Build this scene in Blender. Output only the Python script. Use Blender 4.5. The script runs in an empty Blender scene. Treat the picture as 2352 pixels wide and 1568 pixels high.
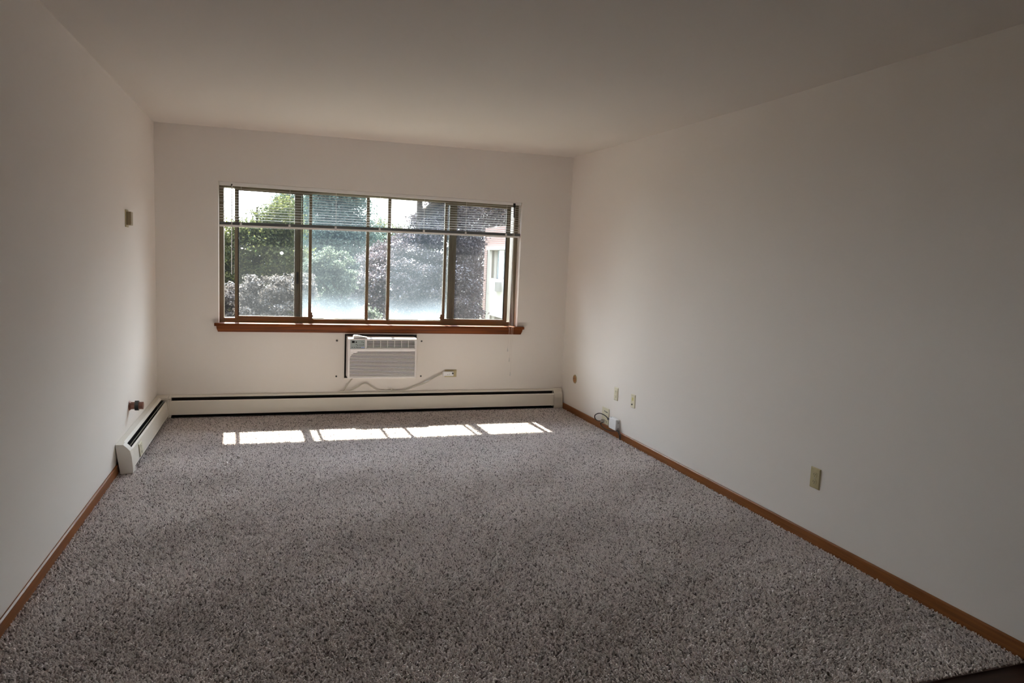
import bpy, bmesh, math, random
import numpy as np
from mathutils import Vector, Matrix
random.seed(7)
rng = np.random.default_rng(11)
S = bpy.context.scene
COL = S.collection

# ------------------------------------------------------------------ camera
F_PX = 1607.31
YAW, PITCH, ROLL = 0.326963, -0.1115896, -0.0435363
CAM = np.array([0.952268, -6.461392, 1.426506])


def cam_axes():
    f = np.array([math.sin(YAW) * math.cos(PITCH), math.cos(YAW) * math.cos(PITCH), math.sin(PITCH)])
    r = np.array([math.cos(YAW), -math.sin(YAW), 0.0])
    d = np.cross(f, r)
    c, s = math.cos(ROLL), math.sin(ROLL)
    return c * r + s * d, -s * r + c * d, f


RX, DX, FX = cam_axes()
cam_data = bpy.data.cameras.new('camera')
cam = bpy.data.objects.new('camera', cam_data)
COL.objects.link(cam)
cam_data.sensor_width = 36.0
cam_data.lens = F_PX * 36.0 / 2352.0
cam_data.clip_start = 0.05
cam_data.clip_end = 500
m = Matrix.Identity(4)
for i in range(3):
    m[i][0] = RX[i]
    m[i][1] = -DX[i]
    m[i][2] = -FX[i]
    m[i][3] = CAM[i]
cam.matrix_world = m
S.camera = cam


def at(px, py, axis, val):
    """point of the room seen at a pixel of the photograph, on the plane axis = val"""
    d = RX * (px - 1176) / F_PX + DX * (py - 784) / F_PX + FX
    t = (val - CAM[axis]) / d[axis]
    return Vector(CAM + d * t)


# ------------------------------------------------------------------ world, sun, exposure
W = bpy.data.worlds.new('sky')
S.world = W
W.use_nodes = True
nt = W.node_tree
bg = nt.nodes['Background']
SKY = 6.8
bg.inputs['Strength'].default_value = SKY
# hazy summer sky: glaring around and below the sun, much dimmer behind the building
tc = nt.nodes.new('ShaderNodeTexCoord')
dp = nt.nodes.new('ShaderNodeVectorMath')
dp.operation = 'DOT_PRODUCT'
dp.inputs[1].default_value = Vector((-0.05, 0.86, 0.50)).normalized()
nt.links.new(tc.outputs['Generated'], dp.inputs[0])
mr_ = nt.nodes.new('ShaderNodeMapRange')
mr_.interpolation_type = 'SMOOTHSTEP'
mr_.inputs['From Min'].default_value = 0.25
mr_.inputs['From Max'].default_value = 0.95
mr_.inputs['To Min'].default_value = 0.10 * SKY
mr_.inputs['To Max'].default_value = SKY
nt.links.new(dp.outputs['Value'], mr_.inputs['Value'])
nt.links.new(mr_.outputs[0], bg.inputs['Strength'])
sp = nt.nodes.new('ShaderNodeSeparateXYZ')
cr = nt.nodes.new('ShaderNodeValToRGB')
nt.links.new(tc.outputs['Generated'], sp.inputs[0])
nt.links.new(sp.outputs['Z'], cr.inputs[0])
nt.links.new(cr.outputs[0], bg.inputs['Color'])
cr.color_ramp.elements[0].position = 0.0
cr.color_ramp.elements[0].color = (0.95, 0.97, 1.0, 1)
cr.color_ramp.elements[1].position = 0.8
cr.color_ramp.elements[1].color = (0.72, 0.82, 1.0, 1)

sd = bpy.data.lights.new('sun', 'SUN')
sun = bpy.data.objects.new('sun', sd)
COL.objects.link(sun)
sd.energy = 15.0
sd.angle = math.radians(0.53)
sd.color = (1.0, 0.915, 0.79)
SUN_DIR = Vector((0.055, -1.0, -1.345)).normalized()
sun.rotation_euler = SUN_DIR.to_track_quat('-Z', 'Y').to_euler()
sun.location = (1.0, 12, 16)

S.view_settings.view_transform = 'Standard'
S.view_settings.look = 'None'
S.view_settings.gamma = 1.0
S.view_settings.exposure = 1.43
S.view_settings.use_curve_mapping = False
S.render.engine = 'CYCLES'
S.cycles.use_denoising = True
S.cycles.max_bounces = 10
S.cycles.diffuse_bounces = 8
S.cycles.glossy_bounces = 3
S.cycles.transmission_bounces = 4
S.cycles.transparent_max_bounces = 16
S.cycles.caustics_reflective = False
S.cycles.caustics_refractive = False
S.cycles.sample_clamp_indirect = 6.0


# ------------------------------------------------------------------ materials
def mat(name, col, rough=0.6, metal=0.0, spec=0.5, noise=None, bump=None, alt=None, coat=0.0):
    """principled material; noise=(scale, amount) varies the colour towards alt; bump=(scale, strength, distance)"""
    mt = bpy.data.materials.new(name)
    mt.use_nodes = True
    n = mt.node_tree
    b = n.nodes['Principled BSDF']
    b.inputs['Base Color'].default_value = (*col, 1)
    b.inputs['Roughness'].default_value = rough
    b.inputs['Metallic'].default_value = metal
    b.inputs['Specular IOR Level'].default_value = spec
    b.inputs['Coat Weight'].default_value = coat
    t = n.nodes.new('ShaderNodeTexCoord')
    if noise:
        nz = n.nodes.new('ShaderNodeTexNoise')
        nz.inputs['Scale'].default_value = noise[0]
        nz.inputs['Detail'].default_value = 4
        n.links.new(t.outputs['Object'], nz.inputs['Vector'])
        r = n.nodes.new('ShaderNodeValToRGB')
        r.color_ramp.elements[0].position = 0.35
        r.color_ramp.elements[1].position = 0.7
        a = alt or tuple(c * (1 - noise[1]) for c in col)
        r.color_ramp.elements[0].color = (*a, 1)
        r.color_ramp.elements[1].color = (*col, 1)
        n.links.new(nz.outputs['Fac'], r.inputs[0])
        n.links.new(r.outputs[0], b.inputs['Base Color'])
    if bump:
        nb = n.nodes.new('ShaderNodeTexNoise')
        nb.inputs['Scale'].default_value = bump[0]
        nb.inputs['Detail'].default_value = 3
        n.links.new(t.outputs['Object'], nb.inputs['Vector'])
        bp = n.nodes.new('ShaderNodeBump')
        bp.inputs['Strength'].default_value = bump[1]
        bp.inputs['Distance'].default_value = bump[2]
        n.links.new(nb.outputs['Fac'], bp.inputs['Height'])
        n.links.new(bp.outputs['Normal'], b.inputs['Normal'])
    return mt


def wood(name, c1, c2, axis=0, rough=0.35, scale=1.0):
    mt = bpy.data.materials.new(name)
    mt.use_nodes = True
    n = mt.node_tree
    b = n.nodes['Principled BSDF']
    b.inputs['Roughness'].default_value = rough
    b.inputs['Specular IOR Level'].default_value = 0.25
    t = n.nodes.new('ShaderNodeTexCoord')
    mp = n.nodes.new('ShaderNodeMapping')
    sc = [60 * scale, 60 * scale, 60 * scale]
    sc[axis] = 2.2 * scale
    mp.inputs['Scale'].default_value = sc
    n.links.new(t.outputs['Object'], mp.inputs[0])
    nz = n.nodes.new('ShaderNodeTexNoise')
    nz.inputs['Scale'].default_value = 1.0
    nz.inputs['Detail'].default_value = 5
    nz.inputs['Distortion'].default_value = 0.6
    n.links.new(mp.outputs[0], nz.inputs['Vector'])
    r = n.nodes.new('ShaderNodeValToRGB')
    r.color_ramp.elements[0].position = 0.33
    r.color_ramp.elements[1].position = 0.68
    r.color_ramp.elements[0].color = (*c1, 1)
    r.color_ramp.elements[1].color = (*c2, 1)
    n.links.new(nz.outputs['Fac'], r.inputs[0])
    n.links.new(r.outputs[0], b.inputs['Base Color'])
    return mt


def dusty_glass(name, film, film_col, low=None, spots=()):
    """clear pane carrying a thin film of dirt; low=(z0, z1, amount) is a band of heavier dirt along the bottom"""
    mt = bpy.data.materials.new(name)
    mt.use_nodes = True
    n = mt.node_tree
    for x in list(n.nodes):
        n.nodes.remove(x)
    out = n.nodes.new('ShaderNodeOutputMaterial')
    tr = n.nodes.new('ShaderNodeBsdfTransparent')
    tr.inputs[0].default_value = (0.95, 0.965, 0.96, 1)
    gl = n.nodes.new('ShaderNodeBsdfGlossy')
    gl.inputs['Roughness'].default_value = 0.02
    lw = n.nodes.new('ShaderNodeLayerWeight')
    lw.inputs[0].default_value = 0.5
    pw = n.nodes.new('ShaderNodeMath')
    pw.operation = 'POWER'
    pw.inputs[1].default_value = 4.0
    n.links.new(lw.outputs['Facing'], pw.inputs[0])
    fr = n.nodes.new('ShaderNodeMath')
    fr.operation = 'MULTIPLY_ADD'
    fr.inputs[1].default_value = 0.5
    fr.inputs[2].default_value = 0.02
    n.links.new(pw.outputs[0], fr.inputs[0])
    m1 = n.nodes.new('ShaderNodeMixShader')
    n.links.new(fr.outputs[0], m1.inputs[0])
    n.links.new(tr.outputs[0], m1.inputs[1])
    n.links.new(gl.outputs[0], m1.inputs[2])
    tl = n.nodes.new('ShaderNodeBsdfTranslucent')
    tl.inputs[0].default_value = (*film_col, 1)
    m2 = n.nodes.new('ShaderNodeMixShader')
    n.links.new(m1.outputs[0], m2.inputs[1])
    n.links.new(tl.outputs[0], m2.inputs[2])
    n.links.new(m2.outputs[0], out.inputs[0])
    t = n.nodes.new('ShaderNodeTexCoord')
    nz = n.nodes.new('ShaderNodeTexNoise')
    nz.inputs['Scale'].default_value = 2.2
    nz.inputs['Detail'].default_value = 6
    n.links.new(t.outputs['Object'], nz.inputs['Vector'])
    mr = n.nodes.new('ShaderNodeMapRange')
    mr.inputs['From Min'].default_value = 0.3
    mr.inputs['From Max'].default_value = 0.7
    mr.inputs['To Min'].default_value = film * 0.75
    mr.inputs['To Max'].default_value = film * 1.25
    n.links.new(nz.outputs['Fac'], mr.inputs['Value'])
    val = mr.outputs[0]
    if low:
        sx = n.nodes.new('ShaderNodeSeparateXYZ')
        n.links.new(t.outputs['Object'], sx.inputs[0])
        ad = n.nodes.new('ShaderNodeMath')
        ad.operation = 'MULTIPLY_ADD'
        ad.inputs[1].default_value = 0.25
        n.links.new(nz.outputs['Fac'], ad.inputs[0])
        n.links.new(sx.outputs['Z'], ad.inputs[2])
        lr = n.nodes.new('ShaderNodeMapRange')
        lr.interpolation_type = 'SMOOTHSTEP'
        lr.inputs['From Min'].default_value = low[0] + 0.12
        lr.inputs['From Max'].default_value = low[1] + 0.12
        lr.inputs['To Min'].default_value = low[2]
        lr.inputs['To Max'].default_value = 0.0
        n.links.new(ad.outputs[0], lr.inputs['Value'])
        a2 = n.nodes.new('ShaderNodeMath')
        a2.operation = 'ADD'
        n.links.new(val, a2.inputs[0])
        n.links.new(lr.outputs[0], a2.inputs[1])
        val = a2.outputs[0]
    n.links.new(val, m2.inputs[0])
    return mt


def leafmat(name, c1, c2, gloss=0.12, rough=0.35, trans=0.35):
    mt = bpy.data.materials.new(name)
    mt.use_nodes = True
    n = mt.node_tree
    for x in list(n.nodes):
        n.nodes.remove(x)
    out = n.nodes.new('ShaderNodeOutputMaterial')
    at_ = n.nodes.new('ShaderNodeAttribute')
    at_.attribute_name = 'tint'
    r = n.nodes.new('ShaderNodeValToRGB')
    r.color_ramp.elements[0].color = (*c1, 1)
    r.color_ramp.elements[1].color = (*c2, 1)
    n.links.new(at_.outputs['Fac'], r.inputs[0])
    df = n.nodes.new('ShaderNodeBsdfDiffuse')
    tl = n.nodes.new('ShaderNodeBsdfTranslucent')
    gl = n.nodes.new('ShaderNodeBsdfGlossy')
    gl.inputs['Roughness'].default_value = rough
    n.links.new(r.outputs[0], df.inputs[0])
    n.links.new(r.outputs[0], tl.inputs[0])
    a = n.nodes.new('ShaderNodeMixShader')
    a.inputs[0].default_value = trans
    n.links.new(df.outputs[0], a.inputs[1])
    n.links.new(tl.outputs[0], a.inputs[2])
    b = n.nodes.new('ShaderNodeMixShader')
    b.inputs[0].default_value = gloss
    n.links.new(a.outputs[0], b.inputs[1])
    n.links.new(gl.outputs[0], b.inputs[2])
    n.links.new(b.outputs[0], out.inputs[0])
    return mt


M = {}
M['wall'] = mat('wall_paint', (0.83, 0.79, 0.748), 0.95, spec=0.12, noise=(1.1, 0.02), bump=(160, 0.12, 0.0015))
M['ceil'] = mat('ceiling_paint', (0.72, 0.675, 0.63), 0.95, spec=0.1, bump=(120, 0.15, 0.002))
M['cream'] = mat('cream_enamel', (0.80, 0.76, 0.68), 0.4, noise=(3, 0.03))
M['dark'] = mat('dark_cavity', (0.012, 0.011, 0.010), 0.7)
M['fin'] = mat('heater_fin_metal', (0.30, 0.29, 0.27), 0.4, metal=0.8)
M['oak'] = wood('orange_oak', (0.20, 0.070, 0.020), (0.30, 0.112, 0.034), axis=1)
M['sillwood'] = wood('red_brown_stained_wood', (0.075, 0.018, 0.004), (0.27, 0.068, 0.008), axis=0, rough=0.5, scale=0.7)
M['bronze'] = mat('bronze_aluminium', (0.19, 0.155, 0.10), 0.5, metal=0.1, noise=(9, 0.12))
M['gasket'] = mat('black_gasket', (0.01, 0.01, 0.01), 0.6)
M['blind'] = mat('white_blind_enamel', (0.82, 0.80, 0.78), 0.45)
sl_m = mat('slat_enamel', (0.86, 0.85, 0.84), 0.5)
_n = sl_m.node_tree
_t = _n.nodes.new('ShaderNodeBsdfTranslucent')
_t.inputs[0].default_value = (0.85, 0.84, 0.82, 1)
_x = _n.nodes.new('ShaderNodeMixShader')
_x.inputs[0].default_value = 0.3
_n.links.new(_n.nodes['Principled BSDF'].outputs[0], _x.inputs[1])
_n.links.new(_t.outputs[0], _x.inputs[2])
_n.links.new(_x.outputs[0], _n.nodes['Material Output'].inputs[0])
M['slat'] = sl_m
M['slat_shade'] = mat('backlit_slat_shade', (0.10, 0.11, 0.11), 0.5)  # white stacked slats, their backlit shade put into the colour
M['string'] = mat('cotton_string', (0.80, 0.76, 0.70), 0.8)
M['clear'] = mat('clear_plastic', (0.75, 0.74, 0.72), 0.15)
M['acplastic'] = mat('white_appliance_plastic', (0.83, 0.80, 0.80), 0.38)
M['acshade'] = mat('grille_shade_backing', (0.045, 0.038, 0.036), 0.6)  # near-black colour stands in for shade behind the grille and louvre
M['panelgrey'] = mat('control_panel_grey', (0.33, 0.38, 0.38), 0.4)
M['display'] = mat('black_display', (0.012, 0.012, 0.014), 0.2)
M['mark'] = mat('dark_print', (0.06, 0.07, 0.07), 0.5)
M['bluemark'] = mat('blue_print', (0.25, 0.33, 0.75), 0.5)
M['beige'] = mat('beige_plastic', (0.50, 0.43, 0.24), 0.4)
M['ivory'] = mat('ivory_plastic', (0.72, 0.68, 0.52), 0.35)
M['cordwhite'] = mat('white_cord_vinyl', (0.60, 0.57, 0.50), 0.5)
M['white'] = mat('white_plastic', (0.82, 0.83, 0.84), 0.35)
M['greyplastic'] = mat('grey_plastic_side', (0.66, 0.67, 0.68), 0.4)
M['black'] = mat('black_rubber', (0.012, 0.012, 0.014), 0.45)
M['steel'] = mat('steel_screw', (0.45, 0.44, 0.42), 0.35, metal=0.9)
M['copper'] = mat('aged_copper', (0.26, 0.12, 0.085), 0.5, metal=0.35, noise=(30, 0.3))
M['collar'] = mat('dark_collar', (0.035, 0.038, 0.035), 0.5)
M['rawwood'] = mat('raw_wood_plug', (0.50, 0.24, 0.09), 0.7, noise=(60, 0.35))
M['putty'] = mat('old_plaster_edge', (0.42, 0.35, 0.20), 0.8)
M['olive'] = mat('olive_beige_plastic', (0.36, 0.29, 0.17), 0.45)
M['floorwood'] = wood('dark_floor_wood', (0.030, 0.014, 0.010), (0.055, 0.026, 0.018), axis=0, rough=0.45, scale=0.4)
M['concrete'] = mat('pale_concrete', (0.34, 0.32, 0.29), 0.85, noise=(1.5, 0.1))
M['whitepanel'] = mat('white_spandrel_panel', (0.55, 0.55, 0.55), 0.6, noise=(1.2, 0.05))
M['winframe'] = mat('white_window_frame', (0.7, 0.7, 0.7), 0.5)
M['grass'] = mat('lawn', (0.20, 0.20, 0.14), 0.95, noise=(0.4, 0.4))
M['stucco'] = mat('outer_overhang_plaster', (0.55, 0.52, 0.48), 0.9)
M['bark'] = mat('tree_bark', (0.09, 0.065, 0.05), 0.9, noise=(8, 0.4))
gm = mat('far_window_glass', (0.25, 0.33, 0.36), 0.05, spec=0.9)
M['farglass'] = gm

# brick
bm_ = bpy.data.materials.new('pink_brick')
bm_.use_nodes = True
n = bm_.node_tree
b = n.nodes['Principled BSDF']
b.inputs['Roughness'].default_value = 0.9
t = n.nodes.new('ShaderNodeTexCoord')
mp = n.nodes.new('ShaderNodeMapping')
mp.inputs['Rotation'].default_value = (math.radians(90), 0, math.radians(90))
cb = n.nodes.new('ShaderNodeCombineXYZ')
sx = n.nodes.new('ShaderNodeSeparateXYZ')
n.links.new(t.outputs['Object'], sx.inputs[0])
sm = n.nodes.new('ShaderNodeMath')
sm.operation = 'ADD'
n.links.new(sx.outputs['X'], sm.inputs[0])
n.links.new(sx.outputs['Y'], sm.inputs[1])
n.links.new(sm.outputs[0], cb.inputs[0])
n.links.new(sx.outputs['Z'], cb.inputs[1])
br = n.nodes.new('ShaderNodeTexBrick')
br.inputs['Color1'].default_value = (0.24, 0.125, 0.11, 1)
br.inputs['Color2'].default_value = (0.20, 0.11, 0.10, 1)
br.inputs['Mortar'].default_value = (0.30, 0.25, 0.235, 1)
br.inputs['Scale'].default_value = 1.0
br.inputs['Mortar Size'].default_value = 0.012
br.inputs['Brick Width'].default_value = 0.21
br.inputs['Row Height'].default_value = 0.075
n.links.new(cb.outputs[0], br.inputs['Vector'])
n.links.new(br.outputs['Color'], b.inputs['Base Color'])
M['brick'] = bm_

# carpet yarn: colour of each tuft comes from its own attribute
cm = bpy.data.materials.new('taupe_carpet_yarn')
cm.use_nodes = True
n = cm.node_tree
b = n.nodes['Principled BSDF']
b.inputs['Roughness'].default_value = 0.95
b.inputs['Specular IOR Level'].default_value = 0.1
a_ = n.nodes.new('ShaderNodeAttribute')
a_.attribute_name = 'tint'
r = n.nodes.new('ShaderNodeValToRGB')
e = r.color_ramp.elements
e[0].position = 0.0
e[0].color = (0.10, 0.072, 0.064, 1)
e[1].position = 1.0
e[1].color = (0.95, 0.88, 0.86, 1)
x = e.new(0.45)
x.color = (0.82, 0.75, 0.73, 1)
n.links.new(a_.outputs['Fac'], r.inputs[0])
n.links.new(r.outputs[0], b.inputs['Base Color'])
M['yarn'] = cm
M['carpetback'] = mat('carpet_base', (0.40, 0.33, 0.31), 0.95)


# ------------------------------------------------------------------ mesh helpers
class MB:
    def __init__(self):
        self.v, self.f, self.s = [], [], []

    def add(self, vs, fs, smooth=False):
        o = len(self.v)
        self.v += [tuple(p) for p in vs]
        self.f += [tuple(i + o for i in f) for f in fs]
        self.s += [smooth] * len(fs)
        return self

    def box(self, x0, x1, y0, y1, z0, z1, z0b=None, z1b=None):
        """box; z0b / z1b let the far-x end sit at another height"""
        if z0b is None: z0b = z0
        if z1b is None: z1b = z1
        vs = [(x0, y0, z0), (x1, y0, z0b), (x1, y1, z0b), (x0, y1, z0), (x0, y0, z1), (x1, y0, z1b), (x1, y1, z1b), (x0, y1, z1)]
        return self.add(vs, [(0, 3, 2, 1), (4, 5, 6, 7), (0, 1, 5, 4), (1, 2, 6, 5), (2, 3, 7, 6), (3, 0, 4, 7)])

    def prism(self, prof, axis, a, b, inset_b=0, smooth=False):
        """extrude a closed 2-D profile along axis from a to b; profile is (u, z), u = the other horizontal axis"""
        k = len(prof)
        def P(u, z, t):
            return (t, u, z) if axis == 0 else (u, t, z)
        vs = [P(u, z, a) for u, z in prof] + [P(u, z, b) for u, z in prof]
        fs = [tuple(range(k))[::-1], tuple(range(k, 2 * k))]
        for i in range(k):
            j = (i + 1) % k
            fs.append((i, j, k + j, k + i))
        return self.add(vs, fs, smooth)

    def extr(self, pts, d):
        """extrude a 3-D polygon by the vector d"""
        k = len(pts)
        vs = [tuple(p) for p in pts] + [tuple(Vector(p) + Vector(d)) for p in pts]
        fs = [tuple(range(k))[::-1], tuple(range(k, 2 * k))]
        for i in range(k):
            j = (i + 1) % k
            fs.append((i, j, k + j, k + i))
        return self.add(vs, fs)

    def cyl(self, p0, p1, r0, r1=None, seg=20, caps=True):
        if r1 is None: r1 = r0
        p0, p1 = Vector(p0), Vector(p1)
        d = (p1 - p0).normalized()
        u = d.orthogonal().normalized()
        w = d.cross(u)
        vs = []
        for p, r in ((p0, r0), (p1, r1)):
            for i in range(seg):
                an = 2 * math.pi * i / seg
                vs.append(p + (u * math.cos(an) + w * math.sin(an)) * r)
        fs = [(i, (i + 1) % seg, seg + (i + 1) % seg, seg + i) for i in range(seg)]
        self.add(vs, fs, True)
        if caps:
            self.add(vs[:seg], [tuple(range(seg))[::-1]])
            self.add(vs[seg:], [tuple(range(seg))])
        return self

    def tube(self, pts, r, seg=8, sub=5):
        pts = [Vector(p) for p in pts]
        path = []
        q = [pts[0]] + pts + [pts[-1]]
        for i in range(1, len(q) - 2):
            for s in range(sub):
                t = s / sub
                a, b_, c, d = q[i - 1], q[i], q[i + 1], q[i + 2]
                path.append(0.5 * ((2 * b_) + (-a + c) * t + (2 * a - 5 * b_ + 4 * c - d) * t * t + (-a + 3 * b_ - 3 * c + d) * t ** 3))
        path.append(pts[-1])
        vs, fs = [], []
        nrm = None
        for i, p in enumerate(path):
            tg = (path[min(i + 1, len(path) - 1)] - path[max(i - 1, 0)]).normalized()
            if nrm is None:
                nrm = tg.orthogonal().normalized()
            nrm = (nrm - tg * nrm.dot(tg)).normalized()
            bn = tg.cross(nrm)
            for k in range(seg):
                an = 2 * math.pi * k / seg
                vs.append(p + (nrm * math.cos(an) + bn * math.sin(an)) * r)
        for i in range(len(path) - 1):
            for k in range(seg):
                fs.append((i * seg + k, i * seg + (k + 1) % seg, (i + 1) * seg + (k + 1) % seg, (i + 1) * seg + k))
        fs.append(tuple(range(seg))[::-1])
        fs.append(tuple(range((len(path) - 1) * seg, len(path) * seg)))
        return self.add(vs, fs, True)

    def build(self, name, material, parent=None, bevel=0.0, seg=2):
        me = bpy.data.meshes.new(name)
        me.from_pydata(self.v, [], self.f)
        me.validate()
        bmm = bmesh.new()
        bmm.from_mesh(me)
        bmesh.ops.recalc_face_normals(bmm, faces=bmm.faces)
        bmm.to_mesh(me)
        bmm.free()
        if len(me.polygons) == len(self.s):
            me.polygons.foreach_set('use_smooth', self.s)
        me.materials.append(material)
        o = bpy.data.objects.new(name, me)
        COL.objects.link(o)
        if parent is not None:
            o.parent = parent
            bpy_loc = parent_world(parent)
            o.location = -bpy_loc
        if bevel > 0:
            md = o.modifiers.new('bevel', 'BEVEL')
            md.width = bevel
            md.segments = seg
            md.limit_method = 'ANGLE'
            md.angle_limit = math.radians(50)
        return o


def parent_world(p):
    v = Vector((0, 0, 0))
    while p is not None:
        v += Vector(p.location)
        p = p.parent
    return v


def empty(name, loc, label=None, cat=None, group=None, kind=None):
    o = bpy.data.objects.new(name, None)
    o.empty_display_size = 0.1
    COL.objects.link(o)
    o.location = loc
    return tag(o, label, cat, group, kind)


def tag(o, label=None, cat=None, group=None, kind=None):
    if label: o['label'] = label
    if cat: o['category'] = cat
    if group: o['group'] = group
    if kind: o['kind'] = kind
    return o


# ------------------------------------------------------------------ room shell
RW = 3.6963          # room width
YB = -7.0            # back of the room, behind the camera
CARPET_END = -4.70
OX0, OX1, OZ0, OZ1 = 0.483, 3.188, 0.795, 2.005      # window opening
AX0, AX1, AZ0, AZ1 = 1.540, 2.200, 0.317, 0.722      # sleeve of the air conditioner
TH = 0.20

w = MB()
HT = 2.62
xs = [-0.15, OX0, AX0, AX1, OX1, RW + 0.15]
w.box(-0.15, OX0, 0, TH, -0.2, HT)
w.box(OX1, RW + 0.15, 0, TH, -0.2, HT)
w.box(OX0, OX1, 0, TH, OZ1, HT)
w.box(OX0, AX0, 0, TH, -0.2, OZ0)
w.box(AX1, OX1, 0, TH, -0.2, OZ0)
w.box(AX0, AX1, 0, TH, -0.2, AZ0)
w.box(AX0, AX1, 0, TH, AZ1, OZ0)
o = w.build('wall_window_side', M['wall'])
tag(o, kind='structure')
o = MB().box(-0.15, 0, YB, 0, -0.2, HT).build('wall_left', M['wall']); tag(o, kind='structure')
o = MB().box(RW, RW + 0.15, YB, 0, -0.2, HT).build('wall_right', M['wall']); tag(o, kind='structure')
o = MB().box(-0.15, RW + 0.15, YB - 0.15, YB, -0.2, HT).build('wall_back', M['wall']); tag(o, kind='structure')


def ceil_z(x, y):
    k = max(0.0, 1 + y / 2.9) ** 1.3
    return 2.436 + 0.040 * (x / RW) * k


c = MB()
nx, ny = 12, 28
vs = []
for j in range(ny + 1):
    for i in range(nx + 1):
        X = -0.1 + (RW + 0.2) * i / nx
        Yy = 0.1 + (YB - 0.2) * j / ny
        vs.append((X, Yy, ceil_z(min(max(X, 0), RW), min(Yy, 0))))
fs = [(j * (nx + 1) + i, j * (nx + 1) + i + 1, (j + 1) * (nx + 1) + i + 1, (j + 1) * (nx + 1) + i) for j in range(ny) for i in range(nx)]
c.add(vs, fs, True)
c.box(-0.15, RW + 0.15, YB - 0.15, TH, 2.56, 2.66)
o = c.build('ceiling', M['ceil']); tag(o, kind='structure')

o = MB().box(-0.15, RW + 0.15, YB - 0.15, TH, -0.25, -0.016).build('floor', M['floorwood']); tag(o, kind='structure')

# oak baseboards
prof = [(0, -0.012), (0, 0.056), (-0.006, 0.056), (-0.0115, 0.050), (-0.012, -0.012)]
o = MB().prism([(RW + u, z) for u, z in prof], 1, YB, -0.075).build('baseboard_right', M['oak'], bevel=0.0015)
tag(o, kind='structure')
o = MB().prism([(-u, z) for u, z in prof], 1, YB, -1.602).build('baseboard_left', M['oak'], bevel=0.0015)
tag(o, kind='structure')


# ------------------------------------------------------------------ carpet: a thick base with yarn tufts
def fast_mesh(name, verts, faces4=None, faces3=None, tint_per_face=None, tint_per_vert=None):
    me = bpy.data.meshes.new(name)
    k = 3 if faces3 is not None else 4
    fa = faces3 if faces3 is not None else faces4
    me.vertices.add(len(verts))
    me.vertices.foreach_set('co', np.ascontiguousarray(verts, dtype=np.float32).ravel())
    me.loops.add(fa.size)
    me.loops.foreach_set('vertex_index', np.ascontiguousarray(fa, dtype=np.int32).ravel())
    me.polygons.add(len(fa))
    me.polygons.foreach_set('loop_start', np.arange(0, fa.size, k, dtype=np.int32))
    me.update(calc_edges=True)
    if tint_per_vert is not None:
        a = me.attributes.new('tint', 'FLOAT', 'POINT')
        a.data.foreach_set('value', tint_per_vert.astype(np.float32))
    return me


cx0, cx1, cy0, cy1 = 0.004, RW - 0.004, CARPET_END, -0.004
cb_ = MB().box(cx0, cx1, cy0, cy1, -0.016, -0.007)
carpet = cb_.build('carpet', M['carpetback'])
tag(carpet, 'taupe speckled cut-pile carpet covering the whole room floor', 'carpet', kind='stuff')
sp_ = 0.0076
gx, gy = np.meshgrid(np.arange(cx0 + 0.003, cx1 - 0.002, sp_), np.arange(cy0, cy1, sp_))
gx = gx.ravel() + rng.uniform(-0.45, 0.45, gx.size) * sp_
gy = gy.ravel() + rng.uniform(-0.45, 0.45, gy.size) * sp_
N = gx.size
h = rng.uniform(0.0045, 0.0115, N)
lx = rng.normal(0, 0.0046, N) + 0.0030 * np.sin(gx * 5 + gy * 3) * np.sin(gy * 4.1 + 1)
ly = rng.normal(0, 0.0046, N) + 0.0030 * np.sin(gy * 7 - gx * 2) * np.sin(gx * 3.3)
rb = rng.uniform(0.0030, 0.0046, N)
rt = rb * rng.uniform(0.55, 0.95, N)
ph = rng.uniform(0, 2 * np.pi, N)
V = np.zeros((N, 8, 3))
for k in range(4):
    a1 = ph + k * np.pi / 2
    V[:, k, 0] = gx + rb * np.cos(a1)
    V[:, k, 1] = gy + rb * np.sin(a1)
    V[:, k, 2] = -0.0085
    a2 = a1 + 0.6
    V[:, 4 + k, 0] = np.clip(gx + lx + rt * np.cos(a2), cx0, cx1)
    V[:, 4 + k, 1] = gy + ly + rt * np.sin(a2)
    V[:, 4 + k, 2] = -0.0085 + h
fb = np.array([[4, 5, 6, 7], [0, 1, 5, 4], [1, 2, 6, 5], [2, 3, 7, 6], [3, 0, 4, 7]])
FA = (fb[None] + (np.arange(N) * 8)[:, None, None]).reshape(-1, 4)
mix = rng.random(N)
tn = np.where(mix < 0.29, rng.uniform(0.05, 0.45, N), rng.uniform(0.55, 1.0, N))
me = fast_mesh('pile', V.reshape(-1, 3), faces4=FA, tint_per_vert=np.repeat(tn, 8))
me.materials.append(M['yarn'])
po = bpy.data.objects.new('pile', me)
COL.objects.link(po)
po.parent = carpet
po['kind'] = 'stuff'

# ------------------------------------------------------------------ window
win = empty('window_1', ((OX0 + OX1) / 2, 0.1, OZ0), kind='structure')
YF = 0.10
fr = MB()
fr.box(OX0, 0.518, YF, TH + 0.01, 0.80, OZ1)
fr.box(3.143, OX1, YF, TH + 0.01, 0.80, OZ1)
fr.box(0.518, 3.143, YF, TH + 0.01, 1.966, OZ1, 1.972, OZ1)
fr.box(0.518, 3.143, YF, TH + 0.01, 0.795, 0.842)
fr.box(0.518, 3.143, YF - 0.004, YF, 0.838, 0.846)
fr.build('window_frame', M['bronze'], win, bevel=0.002)
for a, b_ in ((1.101, 1.158), (2.522, 2.587)):
    mb = MB()
    mb.box(a, b_, 0.150, 0.200, 0.842, 1.968)
    mb.box(a + 0.018, a + 0.024, 0.146, 0.15, 0.842, 1.968)
    mb.box(b_ - 0.022, b_ - 0.016, 0.146, 0.15, 0.842, 1.968)
    mb.build('mullion', M['bronze'], win, bevel=0.0015)


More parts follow.
